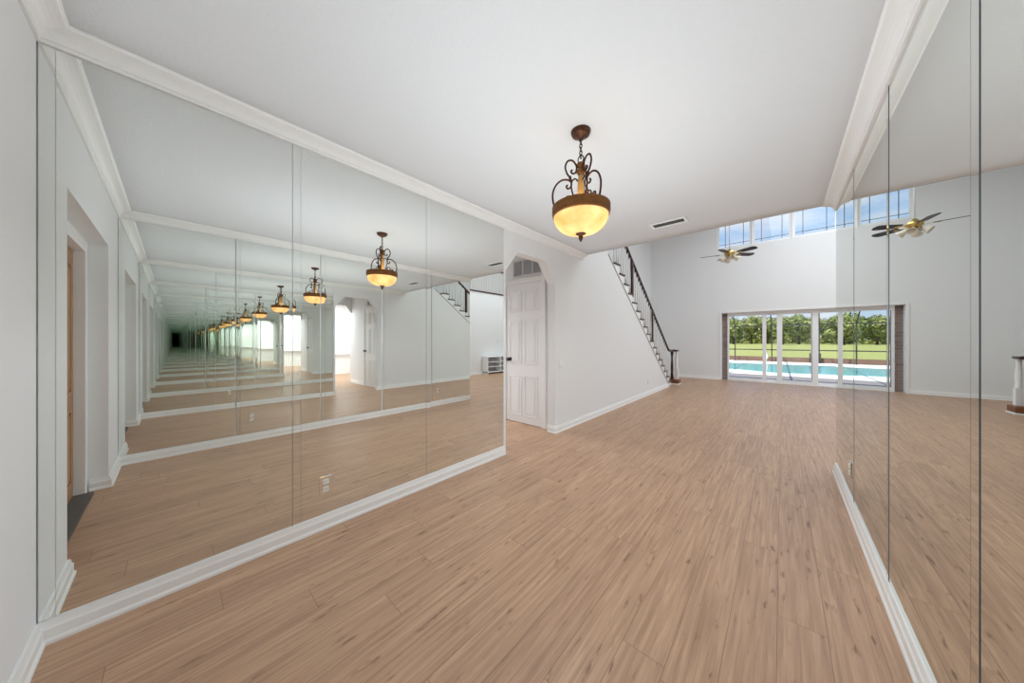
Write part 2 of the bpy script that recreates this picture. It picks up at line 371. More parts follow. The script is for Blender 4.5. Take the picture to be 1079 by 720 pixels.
bm = B(); sweep(bm, bp_, [(XL - .11, 3.30, 0, -1), (XL, 3.30, 1, -1), (XL, 8.60, 1, 0)]); struct('baseboard_stair', bm, trim_m)
bm = B(); sweep(bm, bp_, [(XR, YF, -1, 1), (XR, YE, -1, 0)]); struct('baseboard_right', bm, trim_m)
bm = B(); sweep(bm, bp_, [(XL, YF, 1, 1), (AX0, YF, 1, 1), (AX0, YF - .09, 1, 0)]); sweep(bm, bp_, [(AX1, YF - .09, -1, 0), (AX1, YF, -1, 1), (XR, YF, -1, 1)]); struct('baseboard_front', bm, trim_m)
bm = B(); sweep(bm, bp_, [(XS, YD, 1, -1), (SL0 - .05, YD, 0, -1)]); sweep(bm, bp_, [(SL1 + .05, YD, 0, -1), (XLOFT, YD, -1, -1)]); struct('baseboard_back', bm, trim_m)
bm = B(); sweep(bm, bp_, [(XS, 8.7, 1, 0), (XS, YD, 1, -1)]); struct('baseboard_stair_side', bm, trim_m)
bm = B(); sweep(bm, bp_, [(XLOFT, YE, -1, 0), (XLOFT, YD, -1, -1)]); struct('baseboard_loft', bm, trim_m)
bm = B(); sweep(bm, bp_, [(XHALL, 3.40, 0, -1), (-3.24, 3.40, 0, -1)]); sweep(bm, bp_, [(-2.40, 3.40, 0, -1), (XL - WT, 3.40, 0, -1)]); sweep(bm, bp_, [(XHALL, 2.30, 0, 1), (XL - WT, 2.30, 0, 1)]); struct('baseboard_hall', bm, trim_m)

# ------------------------------------------------------------------ mirrors
def mirror(side, y0, y1, strip, label):
    name = 'mirror_strip' if strip else 'wall_mirror'
    bm = B(); th = .007; g = .0008 if side < 0 else .0018
    x = XL if side < 0 else XR; s = 1 if side < 0 else -1
    a, b_ = y0 + g * (.6 if s > 0 else .5), y1 - g * (.6 if s > 0 else .5)
    if strip: a += .002 if s > 0 else (.011 if y0 < 2 else .021)
    bw = .0012 if not strip else .0
    z0, z1 = ZB + .001, ZT - .001
    # slab: silvered front, ground edges
    xb, xf = x - s * .007, x
    if strip:  # the strip is ground at a slight slope
        p = [(xb, a), (xf - s * .0004, a), (xf, b_), (xb, b_)]
    else:
        p = [(xb, a), (xf, a), (xf, b_), (xb, b_)]
    lo = [bm.verts.new((q[0], q[1], z0)) for q in p]; hi = [bm.verts.new((q[0], q[1], z1)) for q in p]
    n = len(p); bm.faces.new(lo); bm.faces.new(hi[::-1])
    for i in range(n):
        f = bm.faces.new((lo[i], lo[(i+1) % n], hi[(i+1) % n], hi[i]))
        f.material_index = 0 if i == 1 else 1
    for f in bm.faces:
        if len(f.verts) != 4 or f.verts[0].co.z == f.verts[2].co.z: f.material_index = 1
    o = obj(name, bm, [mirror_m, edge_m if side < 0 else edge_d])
    tag(o, label, 'mirror', 'mirror strips between the panels' if strip else ('mirror panels on the left wall' if side < 0 else 'mirror panels on the right wall'))
mirror(-1, YF + .002, -.323, True, 'narrow mirror strip at the front left corner of the room')
mirror(-1, -.323, .472, False, 'tall frameless mirror panel on the left wall, nearest the front wall')
mirror(-1, .472, .516, True, 'narrow mirror strip beside the first seam of the left mirrored wall')
mirror(-1, .516, 1.391, False, 'tall frameless mirror panel in the middle of the left wall')
mirror(-1, 1.391, 1.438, True, 'narrow mirror strip beside the second seam of the left mirrored wall')
mirror(-1, 1.438, 2.325, False, 'tall frameless mirror panel on the left wall, next to the arch')
mirror(1, YF + .002, .47, False, 'tall mirror panel on the right wall, beside the front wall')
mirror(1, .47, .516, True, 'narrow mirror strip on the right wall nearest the front wall')
mirror(1, .516, 1.345, False, 'tall mirror panel at the right edge of the view, nearest on the right wall')
mirror(1, 1.345, 1.400, True, 'narrow mirror strip at the nearest seam in view on the right wall')
mirror(1, 1.400, 2.205, False, 'tall mirror panel of the right wall reflecting the ceiling fan hub')
mirror(1, 2.205, 2.250, True, 'narrow mirror strip at the middle seam of the right mirrored wall')
mirror(1, 2.250, 3.110, False, 'tall mirror panel of the right wall, second from its far end')
mirror(1, 3.110, 3.152, True, 'narrow mirror strip at the farthest seam of the right mirrored wall')
mirror(1, 3.152, YE - .002, False, 'tall mirror panel at the far end of the right wall')

# ------------------------------------------------------------------ front door in its recess
bm = B()
box(bm, AX0 - .12, AX0, YF - .35, YF - .1, 0, H); box(bm, AX1, AX1 + .12, YF - .35, YF - .1, 0, H); box(bm, AX0 - .12, AX1 + .12, YF - .35, YF - .1, AZ + .02, H)
box(bm, AX0 - .12, AX1 + .12, YF - .6, YF - .35, 0, H)
struct('wall_door_recess', bm, wall_m)
def panel_door(bm, x0, x1, z0, z1, yb, yf, panels, depth=.012):
    """slab with raised panels; faces towards yf"""
    box(bm, x0, x1, yb, yf, z0, z1)
    s = 1 if yf > yb else -1
    for px0, px1, pz0, pz1 in panels:
        ax0, ax1 = x0 + (x1 - x0) * px0, x0 + (x1 - x0) * px1; az0, az1 = z0 + (z1 - z0) * pz0, z0 + (z1 - z0) * pz1
        # moulding frame
        w = .018
        for q in ((ax0, ax1, az0, az0 + w), (ax0, ax1, az1 - w, az1), (ax0, ax0 + w, az0 + w, az1 - w), (ax1 - w, ax1, az0 + w, az1 - w)):
            box(bm, q[0], q[1], yf - s * .001, yf + s * .008, q[2], q[3], .003)
        box(bm, ax0 + .045, ax1 - .045, yf - s * .001, yf + s * .007, az0 + .045, az1 - .045, .005)
SIX = [(.10, .46, .05, .34), (.54, .90, .05, .34), (.10, .46, .42, .74), (.54, .90, .42, .74), (.10, .46, .80, .95), (.54, .90, .80, .95)]
bm = B(); panel_door(bm, AX0 + .11, AX1 - .10, .02, 1.90, YF - .20, YF - .155, [(.08, .46, .06, .36), (.54, .92, .06, .36), (.08, .46, .42, .94), (.54, .92, .42, .94)])
d = struct('door_1', bm, frontwood)
bm = B(); box(bm, AX0, AX0 + .105, YF - .22, YF - .10, 0, AZ - .0); box(bm, AX1 - .095, AX1, YF - .22, YF - .10, 0, AZ); box(bm, AX0 + .105, AX1 - .095, YF - .22, YF - .10, 1.905, AZ + .02); obj('door_frame', bm, door_m, d)
bm = B(); box(bm, AX0 + .105, AX1 - .095, YF - .22, YF - .06, 0, .018, .004); obj('threshold', bm, thresh_m, d)
bm = B(); lathe(bm, [(0, 0), (.028, 0), (.028, .008), (.012, .012), (.012, .03), (.028, .04), (.03, .055), (.02, .066), (0, .068)], 20)
bmesh.ops.rotate(bm, verts=bm.verts, cent=(0, 0, 0), matrix=Matrix.Rotation(-PI / 2, 3, 'X')); bmesh.ops.translate(bm, verts=bm.verts, vec=(AX0 + .19, YF - .155, .98)); obj('door_knob', bm, black_m, d)

# hall door (six panels) with casing, knob, and the return grille over it
DX0, DX1 = -3.13, -2.475
bm = B(); panel_door(bm, DX0, DX1, .008, 2.035, 3.395, 3.375, SIX); d = struct('door_2', bm, door_m)
bm = B()
for q in ((DX0 - .075, DX0 - .003, 0, 2.11), (DX1 + .003, DX1 + .075, 0, 2.11), (DX0 - .003, DX1 + .003, 2.039, 2.11)):
    box(bm, q[0], q[1], 3.36, 3.398, q[2], q[3], .005)
obj('door_casing', bm, trim_m, d)
bm = B(); prof = [(0, 0), (.031, 0), (.031, .006), (.013, .012), (.011, .032), (.026, .040), (.031, .052), (.026, .064), (0, .068)]
lathe(bm, prof, 20); bmesh.ops.rotate(bm, verts=bm.verts, cent=(0, 0, 0), matrix=Matrix.Rotation(PI / 2, 3, 'X')); bmesh.ops.translate(bm, verts=bm.verts, vec=(-3.05, 3.375, .93)); obj('door_knob', bm, black_m, d)
t = thing('return_grille', 'grey louvred return air grille above the white hall door', 'vent', (-2.74, 3.40, 2.27))
bm = B()
for q in ((-.27, .27, -.125, -.105), (-.27, .27, .105, .125), (-.27, -.25, -.105, .105), (.25, .27, -.105, .105), (-.09, -.07, -.105, .105), (.085, .105, -.105, .105)): box(bm, q[0], q[1], -.012, -.0005, q[2], q[3])
obj('frame', bm, ventw, t)
bm = B()
for i in range(12):
    z = -.10 + i * .0173; prism(bm, [(-.008, z), (-.002, z + .012), (-.001, z + .012), (-.007, z)], 0, -.25, .25)
box(bm, -.25, .25, -.001, -.0005, -.105, .105)
obj('louvres', bm, louv_m, t)

# ------------------------------------------------------------------ staircase
RUN, RISE, Y0, Z0 = .2139, .1537, 8.81, .128
NT = 17
st = thing('staircase', 'white staircase with dark treads, rising along the left wall behind the low ceiling', 'staircase', (XL - .6, 8.6, 0))
def stc(name, bm, mat, parent=None): return_o = obj(name, bm, mat, parent or st); bake(return_o, parent); return return_o
def bake(o, parent):
    # geometry is written in room coordinates: shift it into the parent's frame
    if parent is None: o.data.transform(Matrix.Translation(-st.location))
XW = XS + .002
for k in range(NT):
    y, z = Y0 - RUN * k, Z0 + RISE * k
    bm = B(); box(bm, XW, XL + .022, y - RUN - .012, y + .028, z - .024, z, .007); stc('tread', bm, darkwood)
    bm = B(); box(bm, XW, XL + .004, y - .018, y, z - RISE if k else 0.0, z - .0285); stc('riser', bm, trim_m)
# closed skirt board, sawtooth above, straight below with a shadow bead
bm = B()
pts = [(Y0 - .018, 0.0)]
top = []
for k in range(NT):
    y, z = Y0 - RUN * k, Z0 + RISE * k
    top += [(y - .02, z - .029), (y - RUN - .02, z - .029)]
sl = .709
low = lambda y: max(0, 2.685 - (y - 4.90) * sl)
yend = top[-1][0]
for k in range(NT):
    y, z = Y0 - RUN * k, Z0 + RISE * k
    a, b_ = y - .02, y - RUN - .02
    prism(bm, [(a, low(a)), (a, z - .029), (b_, z - .029), (b_, min(z - .03, low(b_)))], 0, XL - .02, XL + .003)
stc('skirt_board', bm, trim_m)
bm = B(); tube(bm, [(XL + .004, 8.66, .014), (XL + .004, 4.91, low(4.91))], .012, 6); stc('skirt_bead', bm, bead_m)
# closing risers under the flight, seen from nowhere, skipped
XB = XL - .035
railz = lambda y: 1.012 + (8.60 - y) * .7095
YN = 9.20
for k in range(NT):
    z = Z0 + RISE * k
    for q in (.035, .142):
        y = Y0 - RUN * k - q
        bm = B(); top_z = railz(y) - .02
        hh = top_z - z
        lathe(bm, [(.014, 0), (.014, hh * .18), (.0165, hh * .19), (.012, hh * .21), (.015, hh * .3), (.0085, hh * .75), (.0085, hh)], 8, (XB, y, z)); stc('baluster', bm, trim_m)
bm = B()
path = [(XB, YN + .06, .925), (XB, YN - .28, .925), (XB, 8.78, .935), (XB, 8.62, .998), (XB, 8.5, railz(8.5)), (XB, 4.8, railz(4.8))]
rp_ = [(-.026, -.02), (.026, -.02), (.032, .0), (.028, .018), (.012, .028), (-.012, .028), (-.028, .018), (-.032, 0)]
rings = []
for i, p in enumerate(path): rings.append([bm.verts.new((p[0] + q[0], p[1], p[2] + q[1] * 1.15)) for q in rp_])
for i in range(len(rings) - 1):
    for j in range(8): bm.faces.new((rings[i][j], rings[i][(j+1) % 8], rings[i+1][(j+1) % 8], rings[i+1][j]))
bm.faces.new(rings[0]); bm.faces.new(rings[-1][::-1])
lathe(bm, [(0, -.028), (.07, -.026), (.085, -.01), (.085, .01), (.07, .026), (0, .03)], 20, (XB, YN, .925))
stc('handrail', bm, darkwood)
# mid-flight square posts
for y in (6.09, 7.343):
    k = int((Y0 - y) / RUN); z = Z0 + RISE * k
    bm = B(); box(bm, XB - .03, XB + .03, y - .03, y + .03, z + .1, railz(y) - .01, .004)
    p = stc('newel_post', bm, darkwood)
    bm = B(); box(bm, XB - .034, XB + .034, y - .034, y + .034, z, z + .1, .004); q = stc('newel_foot', bm, trim_m)
# starting step, brown newel and white turned pilaster under one cap
bm = B(); box(bm, XB - .16, XL + .12, YN - .12, YN + .14, .03, .135, .012); q = stc('newel_plinth', bm, midwood)
bm = B(); box(bm, XB - .17, XL + .13, YN - .13, YN + .15, 0, .03, .006); stc('plinth_trim', bm, trim_m)
bm = B(); lathe(bm, [(.036, .135), (.036, .30), (.026, .32), (.032, .36), (.034, .45), (.022, .70), (.024, .80), (.036, .82), (.036, .905)], 16, (XB - .02, YN - .05, 0)); stc('newel_post', bm, darkwood)
bm = B(); box(bm, XL - .01, XL + .075, YN + .02, YN + .105, .135, .42, .005); lathe(bm, [(.036, .42), (.042, .45), (.030, .48), (.038, .56), (.036, .66), (.026, .82), (.034, .88), (.036, .905)], 16, (XL + .032, YN + .062, 0)); stc('newel_pilaster', bm, trim_m)
bm = B(); box(bm, XB - .09, XL + .085, YN - .10, YN + .115, .905, .945, .012); stc('newel_cap', bm, darkwood)

# ------------------------------------------------------------------ loft railing
lr = thing('loft_railing', 'white baluster railing with dark rails along the loft edge', 'railing', (XLOFT + .06, 7, 2.93))
def rel(o, parent): o.data.transform(Matrix.Translation(-parent.location)); return o
bm = B(); box(bm, XLOFT - .03, XLOFT + .15, YE + .01, YD - .01, 2.932, 2.975, .008); rel(obj('bottom_rail', bm, darkwood, lr), lr)
bm = B(); box(bm, XLOFT + .02, XLOFT + .09, YE + .01, YD - .01, 3.80, 3.85, .012); rel(obj('handrail', bm, darkwood, lr), lr)
y = 4.3
while y < 10.9:
    bm = B(); box(bm, XLOFT + .045, XLOFT + .065, y - .012, y + .012, 2.975, 3.80); rel(obj('baluster', bm, trim_m, lr), lr); y += .0865
# ------------------------------------------------------------------ low white shelf unit by the loft wall
su = thing('shelf_unit', 'low white open shelf unit against the bright living room wall', 'shelf', (3.45, 8.35, 0))
SY0, SY1, SX0, SX1, SZ = 7.33, 9.35, 3.30, 3.59, .63
bm = B(); box(bm, SX0, SX1, SY0, SY1, SZ - .03, SZ, .003); rel(obj('top_panel', bm, shelf_m, su), su)
bm = B(); box(bm, SX0 + .01, SX1, SY0, SY1, .06, .09); rel(obj('bottom_panel', bm, shelf_m, su), su)
bm = B(); box(bm, SX1 - .012, SX1 - .001, SY0 + .03, SY1 - .03, .09, SZ - .03); rel(obj('rear_panel', bm, plain('shelf_back', srgb(190, 192, 196), .6), su), su)
for yy in (SY0, SY0 + .66, SY0 + 1.33, SY1 - .03):
    bm = B(); box(bm, SX0, SX1 - .012, yy, yy + .03, 0 if yy in (SY0, SY1 - .03) else .09, SZ - .03, .002); rel(obj('upright', bm, shelf_m, su), su)
for zz in (.25, .42):
    bm = B(); box(bm, SX0 + .005, SX1 - .012, SY0 + .03, SY1 - .03, zz, zz + .022); rel(obj('shelf_board', bm, shelf_m, su), su)

# ------------------------------------------------------------------ windows of the far wall
for i, (a, b_) in enumerate(CWINS):
    w_ = .05; y0, y1 = YD + .03, YD + .11
    bm = B()
    for q in ((a, b_, CZ0, CZ0 + .055), (a, b_, CZ1 - .045, CZ1), (a, a + w_, CZ0 + .055, CZ1 - .045), (b_ - w_, b_, CZ0 + .055, CZ1 - .045)): box(bm, q[0], q[1], y0, y1, q[2], q[3])
    w = struct('window_%d' % (i + 2), bm, alum)
    for fx in (.24, .77):
        mb = B(); xx = a + (b_ - a) * fx; box(mb, xx - .006, xx + .006, YD + .062, YD + .078, CZ0 + .055, CZ1 - .045); obj('muntin', mb, frame_dk, w)
    mb = B(); box(mb, a + w_, b_ - w_, YD + .063, YD + .077, 4.115, 4.125); obj('muntin', mb, frame_dk, w)
    bm = B(); box(bm, a + w_, b_ - w_, YD + .068, YD + .072, CZ0 + .055, CZ1 - .045); obj('pane', bm, glass_m, w)
# sliding glass doors: jambs and leaves
bm = B()
box(bm, SL0 - .05, SL0, YD - .015, YD - .0005, 0, SLZ + .05, .003); box(bm, SL1, SL1 + .05, YD - .015, YD - .0005, 0, SLZ + .05, .003); box(bm, SL0, SL1, YD - .015, YD - .0005, SLZ, SLZ + .05, .003)
struct('trim_4', bm, trim_m)
bm = B(); box(bm, SL0 + .14, SL1, YD + .11, YD + .19, 0, .03); box(bm, SL0 + .14, SL1, YD + .11, YD + .19, SLZ - .04, SLZ); struct('trim_5', bm, alum)
LEAF = [(-1.23, -.325, .045, .085, 0), (-.36, .70, .03, .115, 1), (-.10, .72, .115, .115, 0), (.60, 1.50, .11, .09, 1), (1.42, 2.32, .09, .09, 0), (2.24, 3.30, .09, .06, 1)]
for i, (a, b_, s0, s1, k) in enumerate(LEAF):
    y0 = YD + .115 + .036 * k; y1 = y0 + .032
    bm = B()
    for q in ((a, b_, .03, .10), (a, b_, SLZ - .10, SLZ - .04), (a, a + s0, .10, SLZ - .10), (b_ - s1, b_, .10, SLZ - .10)): box(bm, q[0], q[1], y0, y1, q[2], q[3])
    w = struct('door_%d' % (i + 3), bm, alum)
    bm = B(); box(bm, a + s0, b_ - s1, y0 + .014, y0 + .018, .10, SLZ - .10); obj('pane', bm, glass_m, w)

# ------------------------------------------------------------------ chandelier
CX, CY = -.899, 1.625
ch = thing('pendant_chandelier', 'bronze scrollwork pendant chandelier with a glowing alabaster bowl hanging from the ceiling', 'chandelier', (CX, CY, 0))
bm = B(); lathe(bm, [(0, H - .042), (.016, H - .042), (.020, H - .036), (.042, H - .030), (.053, H - .022), (.057, H - .012), (.059, H - .0005), (0, H - .0005)], 32); obj('canopy', bm, bronze, ch)
bm = B()
zc = H - .042
tube(bm, [(.010 * math.cos(a), 0, zc - .008 + .010 * math.sin(a)) for a in [2 * PI * i / 14 for i in range(14)]], .0028, 6, True)
for i in range(5):
    z = zc - .024 - i * .021; L = [(.0085 * math.cos(a), .015 * math.sin(a)) for a in [2 * PI * j / 14 for j in range(14)]]
    tube(bm, [((p[0], 0, z + p[1]) if i % 2 else (0, p[0], z + p[1])) for p in L], .0026, 6, True)
obj('chain', bm, bronze, ch)
zr = zc - .024 - 5 * .021
bm = B(); tube(bm, [(.019 * math.cos(a), 0, zr + .004 + .022 * math.sin(a)) for a in [2 * PI * i / 18 for i in range(18)]], .0036, 7, True); obj('loop', bm, bronze, ch)
ZTOP = zr - .014
bm = B(); lathe(bm, [(0, ZTOP), (.010, ZTOP), (.024, ZTOP - .010), (.027, ZTOP - .022), (.016, ZTOP - .034), (.014, ZTOP - .042), (.026, ZTOP - .050), (.028, ZTOP - .060), (.020, ZTOP - .068), (.017, ZTOP - .076), (0, ZTOP - .078)], 24); obj('cap', bm, goldbr, ch)
zk = ZTOP - .076
bm = B(); lathe(bm, [(.010, zk), (.015, zk - .006), (.019, zk - .05), (.0205, zk - .10), (.019, zk - .15), (.013, zk - .190), (.009, zk - .198)][::-1], 24); obj('column', bm, amber, ch)
RB = 1.954  # lower edge of the ring
bm = B(); lathe(bm, [(.008, zk - .198), (.018, zk - .204), (.014, zk - .212), (.022, RB + .045), (.018, RB + .03), (.006, RB + .01), (.005, 1.852), (0, 1.852)], 16); obj('stem', bm, bronze, ch)
def rip(r, z, a, i):
    return r + (.0028 * math.sin(a * 44 + z * 120) if 3 <= i <= 6 else 0)
bm = B(); lathe(bm, [(.150, RB + .002), (.162, RB), (.168, RB + .006), (.166, RB + .012), (.169, RB + .022), (.169, RB + .036), (.166, RB + .046), (.171, RB + .052), (.170, RB + .060), (.158, RB + .062), (.150, RB + .058)], 176, ripple=rip, caps=False)
bm.verts.ensure_lookup_table()
n = 176; first, last = bm.verts[:n], bm.verts[-n:]
for k in range(n): bm.faces.new((first[(k+1) % n], first[k], last[k], last[(k+1) % n]))
obj('ring', bm, goldbr, ch)
bm = B(); prof = []
for i in range(15):
    a = PI / 2 * i / 14; prof.append((.161 * math.cos(a) ** .72 if i < 14 else .006, RB + .010 - .112 * math.sin(a)))
inner = [(max(r - .006, .005), z + .006) for r, z in prof[::-1]]
inner[-1] = (prof[0][0] - .006, prof[0][1])
lathe(bm, prof + inner, 48, caps=False); 
obj('bowl', bm, bowl_m, ch)
bm = B(); lathe(bm, [(0, 1.860), (.028, 1.858), (.031, 1.851), (.022, 1.845), (.010, 1.840), (.014, 1.832), (.012, 1.820), (.006, 1.812), (.005, 1.806), (0, 1.803)][::-1], 20); obj('finial', bm, bronze, ch)
dz = zk - 2.215
A_ = [(.050, 2.237), (.058, 2.227), (.048, 2.215), (.030, 2.222), (.026, 2.258), (.048, 2.292), (.078, 2.290), (.092, 2.256), (.082, 2.216), (.064, 2.190), (.056, 2.160), (.060, 2.134), (.076, 2.124), (.086, 2.136), (.078, 2.147)]
B_ = [(.062, 2.170), (.085, 2.179), (.117, 2.174), (.148, 2.146), (.166, 2.104), (.167, 2.060), (.157, 2.012)]
C_ = [(.018, 2.168), (.030, 2.182), (.045, 2.178), (.057, 2.155), (.054, 2.115), (.046, 2.085), (.046, 2.050)]
D_ = [(.045, 2.012), (.046, 2.046), (.064, 2.078), (.086, 2.074), (.092, 2.050), (.080, 2.036), (.072, 2.048)]
E_ = [(.140, 2.012), (.118, 2.018), (.104, 2.038), (.112, 2.056), (.126, 2.050), (.122, 2.038)]
for k in range(3):
    a = math.radians(219 + 120 * k)
    bm = B()
    for pts, r in ((A_, .0056), (B_, .0058), (D_, .005), (E_, .005), (C_, .005)):
        tube(bm, [(p.x * math.cos(a), p.x * math.sin(a), p.y) for p in spline([(q[0], q[1], 0) for q in pts], 5)], r, 7)
    # little leaf at the stem joint
    lathe(bm, [(0, 2.205), (.007, 2.198), (.009, 2.186), (.006, 2.170), (0, 2.160)][::-1], 8, (.063 * math.cos(a), .063 * math.sin(a), 0))
    o = obj('scroll_arm', bm, bronze, ch)
# sizeless fill added under the chandelier bowl to brighten floor and walls
light('below_bowl_fill', 'SPOT', (CX, CY, 1.795), 33, (.87, .95, 1), shadow_soft_size=0, spot_size=PI, spot_blend=.3)
# light of its bulbs, through the bowl and out of its open top
light('chandelier_uplight', 'AREA', (CX, CY, 2.03), .5, (1, .95, .87), rot=(PI, 0, 0), shape='DISK', size=.24)
for dx, dy in ((-.055, -.02), (.055, .03)): light('chandelier_bulb', 'POINT', (CX + dx, CY + dy, 1.945), .075, (1, .93, .84), shadow_soft_size=.022)

# ------------------------------------------------------------------ ceiling fan
FX, FY, FZ = -.815, 7.76, 3.02
fan = thing('ceiling_fan', 'brass ceiling fan with black blades and glass light kit on a long downrod', 'ceiling fan', (FX, FY, FZ))
bm = B(); lathe(bm, [(.009, .095), (.009, HH - FZ - .06)], 12); obj('downrod', bm, alum, fan)
bm = B(); lathe(bm, [(.015, HH - FZ - .09), (.06, HH - FZ - .04), (.075, HH - FZ - .001), (0, HH - FZ - .001)], 20); obj('canopy', bm, brass, fan)
bm = B(); lathe(bm, [(0, -.035), (.06, -.035), (.082, -.02), (.092, .005), (.092, .035), (.075, .055), (.045, .07), (.025, .10), (0, .10)], 28); obj('motor_housing', bm, brass, fan)
for k in range(5):
    a = math.radians(-28 + 72 * k); M = Matrix.Rotation(a, 4, 'Z') @ Matrix.Rotation(math.radians(-12), 4, 'X')
    bm = B(); prism(bm, [(.17, -.05), (.20, -.058), (.46, -.07), (.505, -.05), (.52, 0), (.505, .05), (.46, .07), (.20, .058), (.17, .05)], 2, -.004, .004); bm.transform(M); b_ = obj('blade', bm, blade_m, fan)
    bm = B(); box(bm, .08, .20, -.012, .012, -.010, -.004); lathe(bm, [(0, -.012), (.035, -.010), (.035, -.004), (0, -.004)], 14, (.215, 0, 0)); bm.transform(M); obj('blade_iron', bm, brass, b_)
bm = B(); lathe(bm, [(0, -.10), (.02, -.10), (.04, -.085), (.045, -.06), (.03, -.036), (0, -.034)], 20); obj('light_fitter', bm, brass, fan)
for k in range(4):
    a = math.radians(20 + 90 * k)
    bm = B(); prof = [(1.3 * r_, 1.3 * z_) for r_, z_ in ((.014, 0), (.02, -.012), (.034, -.045), (.045, -.068), (.047, -.078), (.043, -.078), (.030, -.045), (.016, -.012), (.010, -.002))]
    lathe(bm, prof, 14); bm.transform(Matrix.Translation((.075 * math.cos(a), .075 * math.sin(a), -.055)) @ Matrix.Rotation(a, 4, 'Z') @ Matrix.Rotation(math.radians(-52), 4, 'Y')); obj('lamp_shade', bm, frost, fan)

# ------------------------------------------------------------------ small wall and ceiling fittings
def outlet(label, x, y, z, nx, pm=None, group='power outlets'):
    t = thing('power_outlet', label, 'outlet', (x, y, z), group)
    bm = B(); box(bm, 0, nx * .006, -.035, .035, -.057, .057, .002); obj('cover_plate', bm, pm or plate_m, t)
    for s in (-1, 1):
        bm = B(); box(bm, nx * .006, nx * .0085, -.017, .017, s * .024 - .015, s * .024 + .015, .003); q = obj('socket', bm, plate_m, t)
        bm = B()
        for yy in (-.006, .006): box(bm, nx * .0085, nx * .0088, yy - .0012, yy + .0012, s * .024 - .004, s * .024 + .006)
        obj('slots', bm, black_m, q)
outlet('white power outlet set in the left mirror wall near the floor', XL + .001, .65, .277, 1, mirror_m)
outlet('white power outlet at the far seam of the right mirror wall', XR - .001, 3.25, .28, -1, mirror_m)
outlet('white power outlet in the near right mirror panel, seen only reflected', XR - .001, .62, .28, -1, mirror_m)
outlet('white power outlet low on the wall below the stairs', XL + .0005, 6.97, .30, 1)
t = thing('light_switch', 'white double rocker light switch on the wall beside the arch', 'switch', (XL + .0005, 3.44, .905))
bm = B(); box(bm, 0, .006, -.058, .058, -.058, .058, .002); obj('cover_plate', bm, plate_m, t)
for s in (-1, 1):
    bm = B(); prism(bm, [(.006, -.032), (.012, -.032), (.007, .032), (.006, .032)], 1, s * .024 - .016, s * .024 + .016); obj('rocker', bm, trim_m, t)
t = thing('light_switch', 'small white switch plate on the bright wall above the shelf unit', 'switch', (XLOFT - .0005, 8.15, 1.15))
bm = B(); box(bm, -.006, 0, -.04, .04, -.058, .058, .002); obj('cover_plate', bm, plate_m, t)
bm = B(); box(bm, -.012, -.006, -.008, .008, -.014, .014); obj('toggle', bm, grey_m, t)
t = thing('ceiling_vent', 'white supply air register with dark slots in the low ceiling', 'vent', (-.90, 3.51, H))
bm = B()
for q in ((-.17, .17, -.075, -.055), (-.17, .17, .055, .075), (-.17, -.15, -.055, .055), (.15, .17, -.055, .055)): box(bm, q[0], q[1], q[2], q[3], -.010, -.0005)
obj('frame', bm, trim_m, t)
bm = B(); box(bm, -.15, .15, -.055, .055, -.002, -.0005); obj('duct_opening', bm, plain('duct_dark', srgb(40, 40, 40), .8), t)
bm = B()
for i in range(5):
    y = -.045 + i * .0225
    prism(bm, [(y - .008, -.010), (y + .006, -.002), (y + .008, -.002), (y - .006, -.010)], 0, -.15, .15)
obj('slats', bm, ventw, t)

# ------------------------------------------------------------------ outdoors
bm = B(); box(bm, -40, 40, YD + .25, 15.1, -.25, -.12); struct('patio_deck', bm, deck_m)
bm = B()
# coping around the pool: slanted near edge
poly = [(-9, 16.9), (-1.6, 17.2), (-.2, 16.4), (5, 18.0), (6, 22.9), (-9, 21.0)]
prism(bm, [(-40, 15.1), (40, 15.1), (40, 25.0), (-40, 25.0)], 2, -.25, -.125)
struct('pool_surround', bm, coping_m)
bm = B(); prism(bm, poly, 2, -.124, -.115); o = obj('pool', bm, water_m); tag(o, 'long turquoise swimming pool beyond the sliding doors', 'pool')
bm = B(); box(bm, -40, 40, 25.0, 25.3, -.12, .16); struct('retaining_wall', bm, rwall_m)
bm = B(); box(bm, -120, 120, 25.3, 160, .0, .16); o = struct('lawn', bm, grass_m)
# brick pier outside, left of the doors
bm = B(); box(bm, -2.1, -1.235, YD + .21, YD + .55, -.12, 2.7); o = obj('brick_pier', bm, brick_m); tag(o, 'brown brick pier outside the left end of the sliding doors', 'pier')
# screen cage over the pool
cg = thing('pool_cage', 'dark bronze screen enclosure frame standing around the pool', 'screen enclosure', (0, 24.6, -.12))
for x in (-6.6, -4.5, -2.28, -.45, 1.6, 3.7, 5.8):
    bm = B(); box(bm, x - .028, x + .028, 24.57, 24.63, -.124, 2.15); rel(obj('post', bm, frame_dk, cg), cg)
    bm = B(); tube(bm, [(x, 24.6, 2.1), (x - .1, 23.2, 3.6), (x - .1, 11.6, 3.75)], .03, 6); rel(obj('roof_beam', bm, frame_dk, cg), cg)
for z in (.62, 2.12):
    bm = B(); box(bm, -9, 8, 24.57, 24.63, z - .03, z + .03); rel(obj('rail', bm, frame_dk, cg), cg)
for x, w_ in ((1.28, 'left'), (1.64, 'right')):
    bm = B(); box(bm, x - .06, x + .06, 24.86, 24.98, -.125, .42, .01); prism(bm, [(x - .07, .42), (x + .07, .42), (x, .47)], 1, 24.85, 24.99); o = obj('gate_post', bm, trunk_m); tag(o, 'dark wooden post in front of the low retaining wall, %s one of a pair' % w_, 'post')
